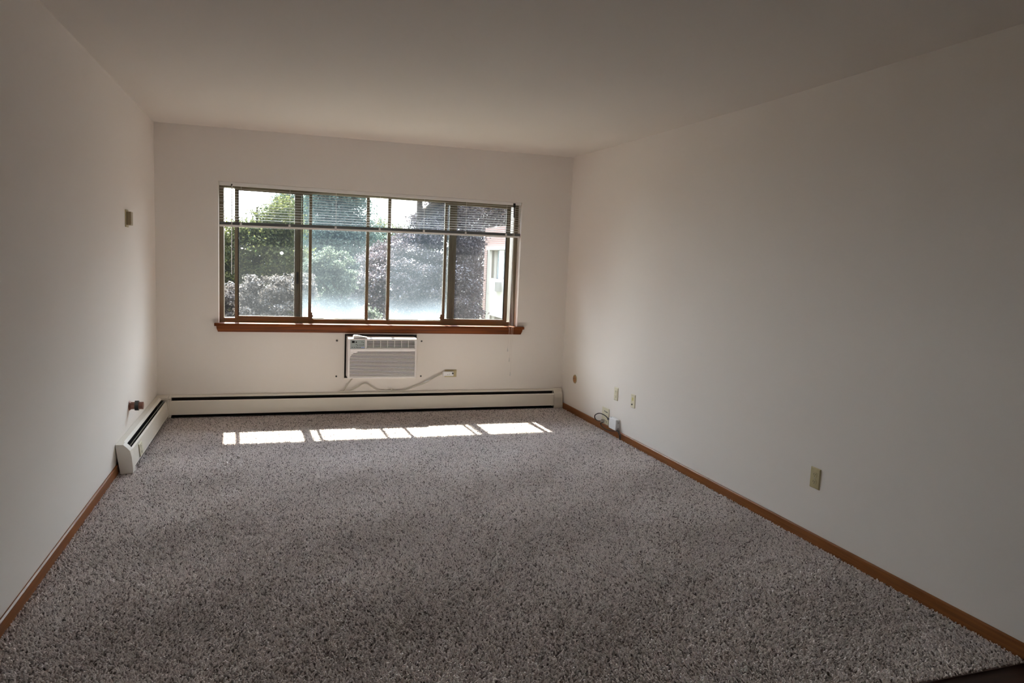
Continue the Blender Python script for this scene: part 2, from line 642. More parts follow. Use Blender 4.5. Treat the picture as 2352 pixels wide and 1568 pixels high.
def sash(x0, x1, wl, wr, y0, y1, z0, z1, rail, glassmat, gasket=None, rails=True):
    s_ = MB()
    s_.box(x0, x0 + wl, y0, y1, z0, z1)
    if wr: s_.box(x1 - wr, x1, y0, y1, z0, z1)
    if rails:
        s_.box(x0 + wl, x1 - wr, y0, y1, z0, z0 + rail)
        s_.box(x0 + wl, x1 - wr, y0, y1, z1 - rail, z1)
    so = s_.build('sash', M['bronze'], win, bevel=0.0015)
    ym = (y0 + y1) / 2
    MB().box(x0 + wl, x1 - wr, ym - 0.002, ym + 0.002, z0 + (rail if rails else 0), z1 - (rail if rails else 0)).build('glass_pane', glassmat, so)
    if gasket is not None:
        g = MB()
        for gx_ in gasket:
            g.box(gx_ - 0.004, gx_ + 0.004, y0 - 0.001, ym + 0.003, z0 + rail, z1 - rail)
        g.build('gasket', M['gasket'], so)
    return so


g_left = dusty_glass('left_pane_glass', 0.0040, (0.90, 0.95, 1.0), low=(0.86, 1.30, 0.0035))
g_right = dusty_glass('right_pane_glass', 0.005, (0.95, 0.95, 1.0))
g_mid = dusty_glass('middle_pane_glass', 0.009, (0.72, 0.86, 1.0), low=(0.78, 1.12, 0.085))
g_storm = dusty_glass('storm_pane_glass', 0.006, (0.82, 0.93, 1.0))
g_clear = dusty_glass('edge_pane_glass', 0.001, (0.9, 0.95, 1.0))
ls = sash(0.606, 1.249, 0.026, 0.026, 0.102, 0.126, 0.843, 1.966, 0.021, g_left, gasket=(0.636,))
rs = sash(2.456, 3.112, 0.026, 0.036, 0.102, 0.126, 0.845, 1.970, 0.021, g_right, gasket=(3.072,))
m1 = sash(1.160, 1.758, 0.012, 0.028, 0.130, 0.147, 0.843, 1.966, 0.008, g_mid)
m2 = sash(1.925, 2.520, 0.030, 0.012, 0.130, 0.147, 0.843, 1.970, 0.008, g_mid)
MB().box(0.518, 1.101, 0.176, 0.180, 0.842, 1.968).build('storm_pane', g_clear, win)
MB().box(1.158, 2.522, 0.176, 0.180, 0.842, 1.968).build('storm_pane', g_storm, win)
MB().box(2.587, 3.143, 0.176, 0.180, 0.842, 1.968).build('storm_pane', g_clear, win)
# added translucent discs on the left pane stand in for two bright glints
spk = bpy.data.materials.new('translucent_glint')
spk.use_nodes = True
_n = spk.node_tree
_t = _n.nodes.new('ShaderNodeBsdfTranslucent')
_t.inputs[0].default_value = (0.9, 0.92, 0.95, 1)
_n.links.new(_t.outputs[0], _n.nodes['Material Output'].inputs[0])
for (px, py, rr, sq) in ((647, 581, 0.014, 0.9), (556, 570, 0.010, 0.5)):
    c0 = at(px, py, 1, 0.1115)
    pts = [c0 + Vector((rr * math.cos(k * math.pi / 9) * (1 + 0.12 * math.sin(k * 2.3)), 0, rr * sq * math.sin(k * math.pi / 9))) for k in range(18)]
    MB().extr(pts, (0, -0.001, 0)).build('glint_disc', spk, ls)
# latches and pulls
MB().box(1.119, 1.139, 0.140, 0.151, 1.155, 1.262).build('latch', M['gasket'], win, bevel=0.003)
MB().box(1.249, 1.259, 0.104, 0.122, 0.846, 0.905).box(1.259, 1.266, 0.106, 0.120, 0.862, 0.880).build('latch', M['bronze'], ls, bevel=0.002)
MB().box(2.444, 2.456, 0.104, 0.122, 0.848, 0.908).box(2.437, 2.444, 0.106, 0.120, 0.864, 0.884).build('latch', M['bronze'], rs, bevel=0.002)
MB().box(1.770, 1.905, 0.122, 0.134, 0.838, 0.850).build('pull', M['gasket'], win, bevel=0.002)
MB().box(1.36, 1.46, 0.122, 0.130, 0.842, 0.8475).build('pull', M['bronze'], win, bevel=0.002)
MB().box(2.23, 2.30, 0.122, 0.130, 0.842, 0.8485).build('pull', M['bronze'], win, bevel=0.002)
# stool and apron
st = MB()
st.box(0.4835, 3.1875, -0.01, YF, 0.780, 0.808)
st.box(0.450, 3.252, -0.042, 0.0, 0.784, 0.810)
sill = st.build('window_sill', M['sillwood'], win, bevel=0.004)
ap = MB()
za, zb = 0.784, 0.733
ap.add([(0.466, 0, za), (3.238, 0, za), (3.226, 0, zb), (0.478, 0, zb),
        (0.466, -0.032, za), (3.238, -0.032, za), (3.236, -0.020, 0.760), (3.226, -0.013, zb), (0.478, -0.013, zb), (0.468, -0.020, 0.760)],
       [(0, 1, 2, 3), (4, 5, 6, 9), (9, 6, 7, 8), (0, 1, 5, 4), (3, 2, 7, 8), (1, 2, 7, 6, 5), (0, 3, 8, 9, 4)])
ap.build('apron', M['sillwood'], sill)

# ------------------------------------------------------------------ mini blind
blind = empty('window_blind', (1.83, 0.03, 1.99),
              'white horizontal mini blind raised to the top of the window', 'window blind')
MB().box(0.490, 3.182, 0.012, 0.040, 1.972, 2.000, 1.978, 2.004).build('headrail', M['blind'], blind, bevel=0.002)
NS = 12
for i in range(NS):
    f = i / (NS - 1)
    zl = 1.948 - f * (1.948 - 1.692)
    zr = 1.962 - f * (1.962 - 1.730)
    tilt = math.radians(9 + random.uniform(-2.5, 2.5))
    s_ = MB()
    segs = 16
    cols = 24
    vs, fs = [], []
    ph1 = random.uniform(0, 6)
    for c_ in range(cols + 1):
        u = c_ / cols
        X = 0.493 + u * (3.178 - 0.493)
        zc = zl + (zr - zl) * u + 0.0010 * math.sin(u * 9 + ph1)
        if i == 5 and u < 0.05: zc += 0.010 * (1 - u / 0.05)
        for k in range(5):
            q = (k / 4 - 0.5)
            yy = 0.026 + q * 0.024 * math.cos(tilt)
            zz = zc + q * 0.024 * math.sin(tilt) + 0.0018 * (1 - 4 * q * q)
            vs.append((X, yy, zz))
    for c_ in range(cols):
        for k in range(4):
            fs.append((c_ * 5 + k, c_ * 5 + k + 1, (c_ + 1) * 5 + k + 1, (c_ + 1) * 5 + k))
    s_.add(vs, fs, True)
    so = s_.build('slat', M['slat'], blind)
    sm_ = so.modifiers.new('thick', 'SOLIDIFY')
    sm_.thickness = 0.0004


def sagz(u):
    return 1.641 + 0.043 * u + 0.004 * math.sin(u * math.pi)


nseg = 24
for nm, dz0, dz1, y0, y1, mt_ in (('stacked_slats', 0.003, 0.027, 0.013, 0.039, 'slat_shade'), ('bottom_rail', -0.014, 0.002, 0.012, 0.040, 'blind')):
    r_ = MB()
    vs, fs = [], []
    for i in range(nseg + 1):
        u = i / nseg
        X = 0.491 + u * (3.182 - 0.491)
        z = sagz(u)
        vs += [(X, y0, z + dz0), (X, y1, z + dz0), (X, y1, z + dz1), (X, y0, z + dz1)]
    for i in range(nseg):
        for k in range(4):
            fs.append((i * 4 + k, i * 4 + (k + 1) % 4, (i + 1) * 4 + (k + 1) % 4, (i + 1) * 4 + k))
    fs += [(0, 1, 2, 3), tuple(nseg * 4 + k for k in range(4))]
    r_.add(vs, fs)
    r_.build(nm, M[mt_], blind, bevel=0.001)
for X in (0.66, 1.056, 1.447, 1.835, 2.24, 2.64, 3.04):
    u = (X - 0.491) / 2.691
    MB().tube([(X, 0.0125, 1.975), (X, 0.0125, 1.80), (X, 0.0115, sagz(u) - 0.012)], 0.0007, seg=5)\
        .tube([(X + 0.004, 0.0395, 1.975), (X + 0.004, 0.0395, sagz(u) - 0.01)], 0.0007, seg=5).build('ladder_cord', M['string'], blind)
    MB().box(X - 0.009, X + 0.009, 0.0095, 0.0125, sagz(u) - 0.010, sagz(u) + 0.022).build('rail_clip', M['clear'], blind, bevel=0.001)
# tilt wand and pull cords
MB().cyl((0.590, 0.004, 1.975), (0.587, 0.0, 1.225), 0.0032, seg=6).build('tilt_wand', M['clear'], blind)
MB().cyl((0.588, 0.010, 1.985), (0.588, 0.006, 1.968), 0.006, seg=10).build('tilt_hook', M['gasket'], blind)
MB().box(3.100, 3.120, 0.000, 0.013, 1.955, 1.995).cyl((3.11, 0.004, 1.955), (3.11, 0.002, 1.86), 0.005, seg=8).build('cord_lock', M['gasket'], blind, bevel=0.002)
cords = ((3.098, 3.092, 0.60), (3.110, 3.112, 0.50), (3.117, 3.128, 0.36))
for (xa, xb, zend) in cords:
    MB().tube([(xa + 0.005, 0.002, 1.96), (xa, -0.010, 1.4), (xb, -0.046, 0.84), (xb + 0.004, -0.047, 0.78), (xb + 0.008, -0.012, zend)], 0.0011, seg=5).build('pull_cord', M['string'], blind)
    MB().cyl((xb + 0.008, -0.012, zend), (xb + 0.008, -0.012, zend - 0.035), 0.003, 0.0065, seg=10).build('cord_tassel', M['clear'], blind)

# ------------------------------------------------------------------ wall air conditioner
ac = empty('air_conditioner', (1.87, 0.0, 0.33), 'white through-wall air conditioner below the window sill', 'air conditioner')
YA = -0.165
# sleeve: thin flange and dark inside
sl = MB()
t_ = 0.012
sl.box(AX0 - t_, AX0, -0.008, 0.0, AZ0 - t_, AZ1 + t_)
sl.box(AX1, AX1 + t_, -0.008, 0.0, AZ0 - t_, AZ1 + t_)
sl.box(AX0, AX1, -0.008, 0.0, AZ1, AZ1 + t_ * 0.7)
sl.box(AX0, AX1, -0.008, 0.0, AZ0 - t_, AZ0)
sl.build('sleeve_flange', M['wall'], ac, bevel=0.002)
MB().box(AX0 + 0.002, AX1 - 0.002, 0.006, 0.19, AZ0 + 0.002, AZ1 - 0.002).build('sleeve', M['dark'], ac)
bx0, bx1, bz0, bz1 = 1.556, 2.170, 0.340, 0.706
bo = MB()
# hollow front cover: side, top (rounded nose) and bottom walls around the recessed grilles
bo.prism([(0.004, bz1), (-0.120, bz1), (-0.150, bz1 - 0.003), (-0.162, bz1 - 0.010), (YA, bz1 - 0.018), (YA + 0.012, bz1 - 0.018), (0.004, bz1 - 0.012)], 0, bx0, bx1)
bo.box(bx0, bx0 + 0.017, YA, 0.004, bz0, bz1 - 0.012)
bo.box(bx1 - 0.012, bx1, YA, 0.004, bz0, bz1 - 0.012)
bo.box(bx0 + 0.017, bx1 - 0.012, YA, 0.004, bz0, bz0 + 0.013)
bo.box(bx0 + 0.017, bx1 - 0.012, YA, -0.10, 0.581, 0.609)
bo.box(1.704, 1.716, YA, -0.10, 0.609, bz1 - 0.012)
bo.box(bx0 + 0.017, 1.704, YA + 0.006, -0.10, 0.605, bz1 - 0.012)
bo.build('cover', M['acplastic'], ac, bevel=0.004, seg=3)
gl_ = MB()
gz0, gz1 = 0.355, 0.579
NL = 17
for i in range(NL):
    z = gz0 + (gz1 - gz0) * (i + 0.5) / NL
    x0 = bx0 + 0.017
    if i >= NL - 5: x0 += (0.0, 0.0, 0.004, 0.012, 0.030)[i - (NL - 5)]
    gl_.add([(x0, YA + 0.001, z + 0.0010), (bx1 - 0.012, YA + 0.001, z + 0.0010), (bx1 - 0.012, YA + 0.001, z - 0.0052), (x0, YA + 0.001, z - 0.0052),
             (x0, YA + 0.012, z + 0.0015), (bx1 - 0.012, YA + 0.012, z + 0.0015), (bx1 - 0.012, YA + 0.012, z - 0.0025), (x0, YA + 0.012, z - 0.0025)],
            [(0, 1, 2, 3), (4, 5, 6, 7), (0, 1, 5, 4), (2, 3, 7, 6), (1, 2, 6, 5), (0, 3, 7, 4)])
gl_.extr([(bx0 + 0.017, YA + 0.0005, gz1 + 0.003), (bx0 + 0.017, YA + 0.0005, gz1 - 0.050), (bx0 + 0.027, YA + 0.0005, gz1 - 0.030), (bx0 + 0.045, YA + 0.0005, gz1 - 0.014), (bx0 + 0.09, YA + 0.0005, gz1 + 0.003)], (0, 0.010, 0))
gl_.build('intake_grille', M['acplastic'], ac)
MB().box(bx0 + 0.015, bx1 - 0.010, YA + 0.014, YA + 0.020, gz0 - 0.006, gz1 + 0.006).build('filter', M['acshade'], ac)  # dark sheet painted as the shadow between the slats
# outlet louvre
ov = MB()
vx0, vx1, vz0, vz1 = 1.717, 2.158, 0.611, 0.688
ov.box(vx0, vx0 + 0.004, YA + 0.001, -0.11, vz0, vz1)
ov.box(vx1 - 0.004, vx1, YA + 0.001, -0.11, vz0, vz1)
ov.box(vx0, vx1, YA + 0.001, -0.11, vz0, vz0 + 0.005)
ov.box(vx0, vx1, YA + 0.001, -0.11, vz1 - 0.004, vz1)
for i in range(1, 6):
    z = vz0 + 0.002 + (vz1 - vz0) * i / 6
    ov.box(vx0, vx1, YA + 0.004, YA + 0.020, z - 0.0022, z + 0.0022)
for i in range(1, 7):
    X = vx0 + (vx1 - vx0) * i / 7
    ov.box(X - 0.0015, X + 0.0015, YA + 0.002, YA + 0.020, vz0, vz1)
ov.build('outlet_louver', M['acplastic'], ac)
MB().box(vx0, vx1, -0.125, -0.115, vz0, vz1).build('outlet_cavity', M['acshade'], ac)
cp = MB().box(1.5765, 1.7035, YA + 0.0035, YA + 0.0055, 0.608, 0.689).build('control_panel', M['panelgrey'], ac)
MB().box(1.589, 1.6125, YA + 0.0022, YA + 0.0035, 0.660, 0.6775).box(1.623, 1.631, YA + 0.0022, YA + 0.0035, 0.661, 0.674).build('display', M['display'], cp)
bt = MB()
for (bx, bz) in ((1.592, 0.620), (1.611, 0.620), (1.629, 0.622), (1.642, 0.620), (1.660, 0.620), (1.660, 0.641), (1.640, 0.640), (1.628, 0.645), (1.676, 0.641), (1.690, 0.643), (1.690, 0.664), (1.677, 0.669)):
    bt.box(bx - 0.0045, bx + 0.0045, YA + 0.0022, YA + 0.0035, bz - 0.003, bz + 0.003)
bt.build('button', M['mark'], cp, bevel=0.001)
MB().box(1.671, 1.698, YA + 0.0022, YA + 0.0035, 0.6165, 0.6225).build('blue_button', M['bluemark'], cp)
# power cord: out of the lower left corner, along the heater, up to the outlet
y_ = -0.026
P = [(809, 868, -0.03), (800, 880, y_), (789, 895, y_), (780, 902.5, y_), (784, 903.5, y_), (800, 898, y_), (820, 889, y_), (832, 881.5, y_), (842, 880.5, y_), (855, 888, y_), (870, 896, y_), (885, 898.5, y_),
     (900, 899.5, y_), (925, 898.5, y_), (945, 890, y_), (965, 883, y_), (985, 875, y_), (1000, 866, y_), (1016, 858, -0.03)]
pts = [at(a, b_, 1, y) for a, b_, y in P]
for p in pts: p.z = max(p.z, 0.197)
pts[0] = Vector((1.615, -0.10, 0.345))
MB().tube(pts, 0.0062, seg=8, sub=6).build('power_cord', M['cordwhite'], ac)
kn = MB()
kc = at(896, 896, 1, -0.022)
for q in range(3):
    kn.tube([kc + Vector((-0.012 + 0.006 * q, -0.006, 0.018)), kc + Vector((0.004 + 0.006 * q, -0.010, 0.010)), kc + Vector((0.014, -0.008, -0.002 - 0.002 * q)), kc + Vector((0.018 - 0.005 * q, 0.004, -0.004))], 0.0035, seg=6)
kn.build('cord_tie', M['cordwhite'], ac)
tg_ = at(980, 873, 1, -0.022)
MB().extr([tg_ + Vector((-0.030, 0, -0.014)), tg_ + Vector((0.022, 0, 0.008)), tg_ + Vector((0.028, 0, 0.000)), tg_ + Vector((-0.022, 0, -0.024))], (0, -0.006, 0)).build('cord_tag', M['white'], ac, bevel=0.001)
pl = MB().box(2.455, 2.558, -0.042, -0.010, 0.332, 0.374)
plug = pl.build('plug', M['white'], ac, bevel=0.006, seg=3)
MB().cyl((2.548, -0.0435, 0.358), (2.548, -0.041, 0.358), 0.009, seg=16).build('reset_button', M['mark'], plug)
MB().cyl((2.515, -0.0432, 0.350), (2.515, -0.041, 0.350), 0.003, seg=8).cyl((2.500, -0.0432, 0.347), (2.500, -0.041, 0.347), 0.003, seg=8).build('test_button', M['mark'], plug)

# white folded card lying on the unit
wd = MB()
wd.extr([(1.602, -0.10, 0.7075), (1.728, -0.10, 0.7075), (1.724, -0.10, 0.711), (1.69, -0.10, 0.716), (1.640, -0.10, 0.7265), (1.612, -0.10, 0.7275), (1.603, -0.10, 0.720)], (0, -0.052, 0))
o = wd.build('folded_card', M['white'], bevel=0.0015)
tag(o, 'white folded wedge lying on top left of the air conditioner', 'folded card')

# four screws left in the wall around the unit
for (X, Z, lb) in ((1.472, 0.661, 'dark screw in wall, upper left of the air conditioner'), (1.470, 0.335, 'dark screw in wall, lower left of the air conditioner'),
                   (2.245, 0.661, 'dark screw in wall, upper right of the air conditioner'), (2.247, 0.329, 'dark screw in wall, lower right of the air conditioner')):
    o = MB().cyl((X, 0.0, Z), (X, -0.009, Z), 0.005, 0.0085, seg=12).build('wall_screw', M['mark'])
    tag(o, lb, 'screw', 'screws around the air conditioner')

# ------------------------------------------------------------------ baseboard heaters
# profile as (distance from wall, z): back-top, sloping top with slot, front panel, open foot


def heater(axis, wall, sgn, a, b_, z_off, D, name, label, slot_a, slot_b, caps):
    """axis: run direction 0=x 1=y; wall = wall coordinate; sgn = direction away from wall"""
    mid = (a + b_) / 2
    loc = (mid, wall, 0) if axis == 0 else (wall, mid, 0)
    h_ = empty(name, loc, label, 'baseboard heater')
    def pr(ps): return [(wall + sgn * u, z) for u, z in ps]
    H_ = 0.188 + z_off
    # back plate with hood
    MB().prism(pr([(0.0, 0.0), (0.0, H_), (D * 0.34, H_ - 0.001), (D * 0.50, H_ - 0.013), (D * 0.50, H_ - 0.016), (D * 0.34, H_ - 0.004), (0.003, H_ - 0.003), (0.003, 0.0)]), axis, a, b_).build('back_panel', M['cream'], h_)
    # front cover
    MB().prism(pr([(D * 0.72, H_ - 0.042), (D * 0.75, H_ - 0.039), (D * 0.84, H_ - 0.048), (D * 0.95, 0.036), (D * 0.98, 0.030), (D * 0.93, 0.030), (D * 0.91, 0.038), (D * 0.80, H_ - 0.050), (D * 0.72, H_ - 0.045)]), axis, a, b_).build('front_cover', M['cream'], h_)
    # finned element and dark inside
    MB().prism(pr([(0.004, 0.004), (0.004, H_ - 0.012), (0.010, H_ - 0.012), (0.010, 0.010), (D * 0.84, 0.010), (D * 0.84, 0.004)]), axis, a, b_).build('liner', M['dark'], h_)
    e1, e2 = a + 0.03, b_ - 0.03
    if axis == 0:
        MB().cyl((e1, wall + sgn * D * 0.5, 0.09), (e2, wall + sgn * D * 0.5, 0.09), 0.012).build('heating_pipe', M['fin'], h_)
        MB().prism(pr([(D * 0.62, H_ - 0.048), (D * 0.66, H_ - 0.046), (D * 0.68, H_ - 0.052)]), axis, a, b_).build('damper', M['fin'], h_)
    else:
        MB().cyl((wall + sgn * D * 0.5, e1, 0.09), (wall + sgn * D * 0.5, e2, 0.09), 0.012).build('heating_pipe', M['fin'], h_)
        MB().prism(pr([(D * 0.58, H_ - 0.034), (D * 0.62, H_ - 0.032), (D * 0.64, H_ - 0.040)]), axis, a, b_).build('damper', M['fin'], h_)
    for c0, c1 in caps:
        MB().prism(pr([(0.0, H_ + 0.002), (D * 0.45, H_ + 0.001), (D * 0.66, H_ - 0.018), (D * 0.84, H_ - 0.040), (D * 0.93, H_ - 0.080), (D * 1.0, 0.03), (D * 1.0, 0.004), (0.26 * D, 0.0)]), axis, c0, c1).build('end_cap', M['cream'], h_, bevel=0.002)
    return h_


hf = heater(0, 0.0, -1, 0.108, 3.589, 0.0, 0.078, 'baseboard_heater', 'long cream baseboard heater under the window wall', 0, 0, ((3.589, 3.682),))
hl = heater(1, 0.0, 1, -1.600, -0.085, 0.0, 0.100, 'baseboard_heater', 'short cream baseboard heater along the left wall', 0, 0, ((-1.640, -1.565),))
# corner cover joining the two runs
MB().prism([(0, -0.0), (-0.0, 0.190), (-0.04, 0.191), (-0.062, 0.166), (-0.074, 0.03), (-0.070, 0.004)], 0, 0.094, 0.114).box(0.0, 0.097, -0.088, 0.0, 0.0, 0.166).box(0.0, 0.094, -0.12, 0.0, 0.166, 0.190).build('corner_cover', M['cream'], hf, bevel=0.004)
# outlet set in the left heater
def plate(origin, U, V_, N_, w_, h_, name, label, material, kind='duplex', thick=0.006, cat='outlet', parent=None, group=None):
    """a wall plate; U, V_, N_ are the plate's across, up and outward unit vectors"""
    O, U, V_, N_ = Vector(origin), Vector(U), Vector(V_), Vector(N_)
    def q(u, v, n): return O + U * u + V_ * v + N_ * n
    def bx(m_, u0, u1, v0, v1, n0, n1):
        m_.add([q(u0, v0, n0), q(u1, v0, n0), q(u1, v1, n0), q(u0, v1, n0), q(u0, v0, n1), q(u1, v0, n1), q(u1, v1, n1), q(u0, v1, n1)],
               [(0, 3, 2, 1), (4, 5, 6, 7), (0, 1, 5, 4), (1, 2, 6, 5), (2, 3, 7, 6), (3, 0, 4, 7)])
    if parent is None:
        root = empty(name, O, label, cat, group)
    else:
        root = parent
    m_ = MB()
    a, b2 = w_ / 2, h_ / 2
    i_ = 0.005
    m_.add([q(-a, -b2, 0), q(a, -b2, 0), q(a, b2, 0), q(-a, b2, 0), q(-a + i_, -b2 + i_, thick), q(a - i_, -b2 + i_, thick), q(a - i_, b2 - i_, thick), q(-a + i_, b2 - i_, thick)],
           [(4, 5, 6, 7), (0, 1, 5, 4), (1, 2, 6, 5), (2, 3, 7, 6), (3, 0, 4, 7), (0, 3, 2, 1)])
    m_.build('cover_plate' if parent is None else 'outlet_plate', material, root, bevel=0.001)
    if kind == 'duplex':
        for s in (-1, 1):
            c0 = q(0, s * 0.0195, thick - 0.001)
            r_ = MB()
            pts = []
            for k in range(24):
                an = 2 * math.pi * k / 24
                pts.append(c0 + U * 0.0165 * math.cos(an) + V_ * max(-0.0125, min(0.0125, 0.0165 * math.sin(an))))
            r_.extr(pts, N_ * 0.003)
            ro = r_.build('receptacle', material, root)
            sl_ = MB()
            for du, hh in ((-0.0063, 0.0045), (0.0063, 0.0036)):
                bx(sl_, du - 0.0012, du + 0.0012, s * 0.0195 + 0.002 - hh, s * 0.0195 + 0.002 + hh, thick + 0.0015, thick + 0.0025)
            bx(sl_, -0.002, 0.002, s * 0.0195 - 0.0095, s * 0.0195 - 0.0055, thick + 0.0015, thick + 0.0025)
            sl_.build('slots', M['mark'], ro)
        MB().cyl(q(0, 0, thick), q(0, 0, thick + 0.001), 0.003, seg=10).build('screw', M['steel'], root)
    elif kind == 'jack':
        MB().cyl(q(-0.004, -0.028, thick), q(-0.004, -0.028, thick + 0.006), 0.0075, seg=6).build('jack', M['mark'], root)
        m2_ = MB()
        bx(m2_, -0.012, 0.012, 0.004, 0.030, thick, thick + 0.0008)
        m2_.build('sticker', mat('faded_yellow_sticker', (0.62, 0.56, 0.20), 0.6), root)
        for s in (-1, 1):
            MB().cyl(q(0, s * 0.044, thick), q(0, s * 0.044, thick + 0.001), 0.0025, seg=10).build('screw', M['steel'], root)
    return root


plate((0.0925, -1.335, 0.080), (0, 1, 0), (-0.11, 0, 0.99), (0.99, 0, 0.11), 0.105, 0.090, 'outlet', None, M['ivory'], parent=empty('heater_outlet', (0.0925, -1.335, 0.080), 'small ivory outlet on front of the left baseboard heater', 'outlet'))
plate((RW, -3.532, 0.352), (0, -1, 0), (0, 0, 1), (-1, 0, 0), 0.074, 0.114, 'outlet', 'beige duplex outlet on the right wall, nearest the camera', M['beige'])
plate((RW, -1.193, 0.360), (0, -1, 0), (0, 0, 1), (-1, 0, 0), 0.072, 0.114, 'outlet', 'ivory duplex outlet on right wall above the white power box', M['ivory'])
plate((RW, -1.493, 0.358), (0, -1, 0), (0, 0, 1), (-1, 0, 0), 0.072, 0.112, 'cable_jack', 'ivory wall plate with one dark jack, right of the small duplex outlet', M['ivory'], kind='jack', cat='wall plate')
far = plate((2.537, 0, 0.352), (0, 0, 1), (1, 0, 0), (0, -1, 0), 0.072, 0.116, 'outlet', 'sideways beige outlet right of the air conditioner, holding its white plug', M['beige'])

# low plate with cable jacks behind the cables
lp = empty('data_plate', (RW, -1.018, 0.13), 'large ivory wall plate low by the baseboard with black cables', 'wall plate')
MB().box(RW - 0.007, RW, -1.084, -0.954, 0.058, 0.203).build('cover_plate', M['ivory'], lp, bevel=0.003)
for (yy, zz) in ((-1.005, 0.172), (-1.020, 0.170), (-1.035, 0.168), (-1.048, 0.170), (-1.060, 0.168)):
    MB().box(RW - 0.0085, RW - 0.0065, yy - 0.004, yy + 0.004, zz - 0.004, zz + 0.004).build('jack', M['mark'], lp)
for (yy, zz) in ((-1.015, 0.092), (-1.035, 0.090), (-1.055, 0.090), (-1.050, 0.078)):
    MB().box(RW - 0.0085, RW - 0.0065, yy - 0.005, yy + 0.005, zz - 0.003, zz + 0.003).build('jack', M['mark'], lp)
MB().cyl((RW - 0.006, -1.000, 0.088), (RW - 0.028, -0.990, 0.088), 0.006, seg=10).build('connector', M['steel'], lp)

# white power box beside it
pb = empty('power_box', (RW, -1.22, 0.10), 'white plastic power box on right wall above baseboard beside black cables', 'power box')
MB().box(RW - 0.040, RW - 0.001, -1.290, -1.160, 0.062, 0.156).build('housing', M['white'], pb, bevel=0.006, seg=3)
MB().box(RW - 0.034, RW - 0.006, -1.2925, -1.289, 0.070, 0.150).build('end_panel', M['greyplastic'], pb, bevel=0.003)
for zz in (0.082, 0.130):
    MB().cyl((RW - 0.018, -1.292, zz), (RW - 0.018, -1.296, zz), 0.006, seg=12).build('terminal', M['steel'], pb)
MB().cyl((RW - 0.036, -1.19, 0.157), (RW - 0.036, -1.19, 0.160), 0.004, seg=8).build('indicator', M['mark'], pb)

# black cables
XC = RW - 0.028
c1 = [at(a, b_, 0, XC) for a, b_ in ((1387, 968), (1381, 966.6), (1374, 966), (1369, 963.5), (1366, 958.7), (1367, 952.7), (1374, 949), (1381, 949.6), (1391, 955), (1398, 962), (1401, 963))]
c2 = [at(a, b_, 0, XC) for a, b_ in ((1387, 969), (1380.5, 971), (1380, 975), (1384, 980), (1393, 986), (1405, 989), (1416, 989.5), (1423, 994), (1425, 1000), (1424.5, 1004))]
c3 = [at(a, b_, 0, XC) for a, b_ in ((1416, 987), (1419, 991), (1422, 998), (1424, 1004))]
c2[-1].z = c3[-1].z = 0.004
cb1 = empty('black_cable', c1[0], 'black cable looping from the wall plate up to the white power box', 'cable')
MB().tube(c1, 0.0042, seg=8).build('lead', M['black'], cb1)
MB().cyl(c1[-2] - (c1[-1] - c1[-2]) * 0.5, c1[-1] + (c1[-1] - c1[-2]) * 1.0, 0.0085, seg=10).build('connector', M['black'], cb1)
MB().cyl(c1[0], c1[1], 0.0068, seg=10).build('connector', M['steel'], cb1)
cb2 = empty('black_cable', c2[-1], 'black cable hanging below the white power box down to the carpet', 'cable')
MB().tube(c2, 0.0040, seg=8).build('lead', M['black'], cb2)
MB().tube(c3, 0.0036, seg=8).build('lead', M['black'], cb2)

# hole with a wooden plug in the right wall
hp = empty('wall_plug', (RW, -0.317, 0.337), 'round raw wood plug in the right wall near the far corner', 'wall plug')
MB().cyl((RW, -0.317, 0.337), (RW - 0.004, -0.317, 0.337), 0.043, 0.041, seg=28).build('rim', M['putty'], hp)
MB().cyl((RW - 0.004, -0.317, 0.337), (RW - 0.006, -0.317, 0.337), 0.032, seg=24).build('wood_disc', M['rawwood'], hp)
MB().cyl((RW - 0.006, -0.305, 0.342), (RW - 0.0065, -0.305, 0.342), 0.007, seg=12).build('hole', M['mark'], hp)

# switch box and pipe valve on the left wall
sw = empty('thermostat', (0, -1.16, 1.61), 'small olive beige thermostat box on the left wall', 'thermostat')
MB().box(0, 0.006, -1.205, -1.115, 1.553, 1.667).build('wall_plate', M['beige'], sw, bevel=0.002)
MB().box(0.006, 0.034, -1.190, -1.125, 1.566, 1.655).build('housing', M['olive'], sw, bevel=0.003)
va = empty('pipe_valve', (0, -1.17, 0.34), 'brown copper pipe stub with dark collar above the left heater', 'pipe valve')
MB().cyl((0.0, -1.17, 0.342), (0.012, -1.17, 0.342), 0.034, 0.026, seg=20).build('escutcheon', M['copper'], va)
MB().cyl((0.008, -1.17, 0.342), (0.086, -1.17, 0.342), 0.0255, seg=24).build('pipe', M['copper'], va, bevel=0.001)
MB().cyl((0.036, -1.17, 0.342), (0.058, -1.17, 0.342), 0.038, seg=6).build('collar', M['collar'], va, bevel=0.002)

# added brick wall, unseen to the left, keeps sky light off the right wall
o = MB().box(-9.0, -6.2, 0.2, 13.5, -6.0, 5.2).build('wall_sky_blocker', M['brick']); tag(o, kind='structure')
# ------------------------------------------------------------------ outside: eave, lawn, neighbour, trees
o = MB().box(-4, 9, 0.2, 0.90, 2.540, 2.72).build('roof_overhang', M['stucco'])
tag(o, kind='structure'); o.name = 'trim_1'
GZ = -6.0
o = MB().box(-60, 70, 0.6, 120, GZ - 0.2, GZ - 0.002).build('lawn', M['grass'])
tag(o, 'green lawn far below the window, between the buildings', 'lawn', kind='stuff')

